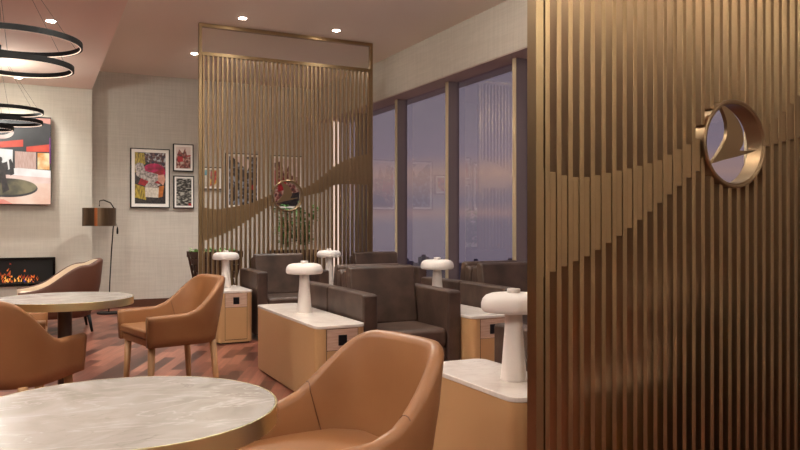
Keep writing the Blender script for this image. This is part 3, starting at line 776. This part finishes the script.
framed('f', 271.5, 302.3, 155.6, 209, 'tall framed picture of red and stone figures behind the divider emblem', [
    (A_stone, [(0, .1), (.3, .05), (.4, .35), (.6, .1), (.7, .35), (1, .4), (1, 1), (0, 1)]), (A_rd, [(.15, .45), (.45, .4), (.5, .65), (.15, .7)]), (A_black, [(.5, .75), (1, .7), (1, 1), (.2, 1)]), (A_rd, [(0, .25), (.1, .3), (.12, .6), (0, .6)])], A_sky, mw=.07)

# ------------------------------------------------------------------ floor lamp
LX, LY = .80, 9.80
t = thing('arched_floor_lamp', 'black floor lamp with a bronze drum shade in the corner beside the chimney wall', 'floor lamp', (LX, LY, 0))
MB().lathe([(0, 0), (.14, 0), (.14, .016), (.132, .02), (0, .02)], 40).build('base', M_black, t)
MB().tube([(0, 0, .01), (.012, .0, .4), (.03, 0, .75), (.05, 0, 1.05), (.068, 0, 1.2), (.06, 0, 1.31), (.02, 0, 1.375), (-.06, 0, 1.41), (-.105, 0, 1.40), (-.11, 0, 1.33)], .0075, 10).build('pole', M_black, t, smooth=True)
sh = MB().lathe([(.192, 1.087), (.196, 1.087), (.196, 1.31), (.192, 1.31)], 48, c=(-.11, 0), closed=True)
sh.build('shade', M_shade, t, smooth=False, bevel=.001)
import itertools
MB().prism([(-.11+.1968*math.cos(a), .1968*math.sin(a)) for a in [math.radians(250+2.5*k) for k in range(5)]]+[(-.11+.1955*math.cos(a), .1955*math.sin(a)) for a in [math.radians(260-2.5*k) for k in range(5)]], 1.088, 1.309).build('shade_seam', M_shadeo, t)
MB().box(-.305, .085, -.004, .004, 1.305, 1.309).box(-.114, -.106, -.195, .195, 1.305, 1.309).build('shade_spider', M_black, t)
MB().tube([(.06, -.0, 1.16), (.085, -.01, 1.12), (.10, -.01, 1.07)], .002, 6).build('cord', M_black, t)
MB().lathe([(0, .985), (.010, .99), (.012, 1.01), (.011, 1.05), (.005, 1.075), (0, 1.078)], 14, c=(.10, -.01)).build('switch', M_black, t, smooth=True)

# ------------------------------------------------------------------ planters and plants
def leaf(m, base, d, L, w, droop=.3):
    d = Vector(d).normalized(); side = d.cross(Vector((0, 0, 1)))
    if side.length < .01: side = Vector((1, 0, 0))
    side.normalize(); base = Vector(base)
    mid = base+d*L*.5+Vector((0, 0, .02*L)); tip = base+d*L+Vector((0, 0, -droop*L))
    up = side.cross(d)*.006
    a = m.bm.verts.new(base); b = m.bm.verts.new(mid+side*w); c = m.bm.verts.new(tip); e = m.bm.verts.new(mid-side*w); g = m.bm.verts.new(mid-up*1.2)
    m._f([a, b, g]); m._f([b, c, g]); m._f([c, e, g]); m._f([e, a, g])
def planter(loc, label):
    t = thing('trough_planter', label, 'planter', loc)
    for k in range(5):
        z0 = .42+k*.078; s0 = .17+k*.026; s1 = s0+.022
        m = MB()
        for sg in (-1, 1):
            m.prism([(s0*sg, z0), (s1*sg, z0+.065), ((s1-.014)*sg, z0+.065), ((s0-.014)*sg, z0)], -.28, .28, axis='x') if False else None
        m.box(-s0-.02, s0+.02, -.13, -.115, z0, z0+.066).box(-s0-.02, s0+.02, .115, .13, z0, z0+.066)
        for sg in (-1, 1):
            m.prism([(sg*s0, z0), (sg*(s0+.022), z0+.066), (sg*(s0+.008), z0+.066), (sg*(s0-.014), z0)], -.115, .115, axis='y')
        m.build('board', M_planter, t)
    MB().box(-.2, .2, -.112, .112, .72, .75).build('soil', M_soil, t)
    for sg in (-1, 1):
        for y in (-.1, .1): MB().tube([(sg*.12, y, 0), (sg*.29, y, .80)], .012, 8).build('leg', M_planter, t)
    return t
p1 = planter((1.83, 8.5, 0), 'dark wooden trough planter at the left end of the far divider, behind its slats')
p2 = dup(p1, (2.78, 8.5, 0), 0, 'dark wooden trough planter behind the far divider, holding the tall plant')
rl = random.Random(5)
m = MB()
for k in range(150):
    x, y = rl.uniform(-.25, .25), rl.uniform(-.1, .1); a = rl.uniform(0, 2*PI)
    leaf(m, (x, y, rl.uniform(0, .05)), (math.cos(a), math.sin(a), rl.uniform(.4, 1.4)), rl.uniform(.05, .10), rl.uniform(.012, .022))
o = m.build('low_green_plant', M_leaf); o.location = (1.83, 8.5, .752); tag(o, 'low pale green plant growing in the left trough planter', 'plant')
t = thing('tall_green_plant', 'tall leafy green plant seen through the slats below the divider emblem', 'plant', (2.78, 8.5, .75))
m = MB(); st = MB()
for k in range(16):
    a = rl.uniform(0, 2*PI); r = rl.uniform(.03, .2); h = rl.uniform(.28, .62)
    bx, by = rl.uniform(-.15, .15), rl.uniform(-.06, .06); tp = (bx+r*math.cos(a), by+r*math.sin(a)*.6, h)
    st.tube([(bx, by, 0), ((bx+tp[0])/2, (by+tp[1])/2, h*.6), tp], .003, 5)
    for j in range(34):
        f = rl.uniform(.25, 1); b = rl.uniform(0, 2*PI)
        leaf(m, (bx+(tp[0]-bx)*f, by+(tp[1]-by)*f, h*f), (math.cos(b), math.sin(b), rl.uniform(-.1, .9)), rl.uniform(.07, .14), rl.uniform(.018, .03))
st.build('stem', M_leafd, t); m.build('foliage', M_leafd, t)

# ------------------------------------------------------------------ world: dusk sky
w = bpy.data.worlds.new('World'); S.world = w; w.use_nodes = True
nt = w.node_tree; nt.nodes.clear(); L = nt.links.new
out = N(nt, 'ShaderNodeOutputWorld'); bg = N(nt, 'ShaderNodeBackground'); tc = N(nt, 'ShaderNodeTexCoord')
sep = N(nt, 'ShaderNodeSeparateXYZ'); mr = N(nt, 'ShaderNodeMapRange'); mr.inputs['From Min'].default_value = -.15; mr.inputs['From Max'].default_value = .55
mp = N(nt, 'ShaderNodeMapping'); mp.inputs['Scale'].default_value = (1.6, 1.6, 16)
no = N(nt, 'ShaderNodeTexNoise'); no.inputs['Scale'].default_value = 1.3; no.inputs['Detail'].default_value = 4
ms = N(nt, 'ShaderNodeMath', operation='MULTIPLY_ADD'); ms.inputs[1].default_value = .07; ms.inputs[2].default_value = -.035
ad = N(nt, 'ShaderNodeMath', operation='ADD'); cr = N(nt, 'ShaderNodeValToRGB')
e = cr.color_ramp.elements
def zpos(el): return (math.sin(math.radians(el))+.15)/.7
e[0].position = 0; e[0].color = rgb(108, 96, 106)
e[1].position = 1; e[1].color = rgb(98, 94, 110)
for el, c in ((-3.5, (112, 101, 112)), (0, (122, 110, 118)), (1.0, (150, 124, 120)), (2.0, (124, 112, 119)), (3.6, (158, 130, 120)), (5.4, (130, 116, 124)), (8, (124, 113, 120)), (14, (112, 103, 112))):
    q = e.new(zpos(el)); q.color = rgb(*c)
L(tc.outputs['Generated'], sep.inputs[0]); L(sep.outputs['Z'], mr.inputs['Value']); L(tc.outputs['Generated'], mp.inputs[0]); L(mp.outputs[0], no.inputs[0])
L(no.outputs[0], ms.inputs[0]); L(mr.outputs[0], ad.inputs[0]); L(ms.outputs[0], ad.inputs[1]); L(ad.outputs[0], cr.inputs[0])
L(cr.outputs[0], bg.inputs[0]); bg.inputs[1].default_value = .42; L(bg.outputs[0], out.inputs[0])

# ------------------------------------------------------------------ camera and view
cam = bpy.data.cameras.new('Camera'); co = bpy.data.objects.new('Camera', cam); COL.objects.link(co)
co.location = (0, 0, EYE); co.rotation_euler = (PI/2, 0, -ANG); cam.sensor_width = 36; cam.lens = F/800*36; cam.clip_end = 2000; cam.clip_start = .05
S.camera = co
vs = S.view_settings; vs.view_transform = 'Standard'; vs.look = 'None'; vs.gamma = 1; vs.use_curve_mapping = False; vs.exposure = 1.6
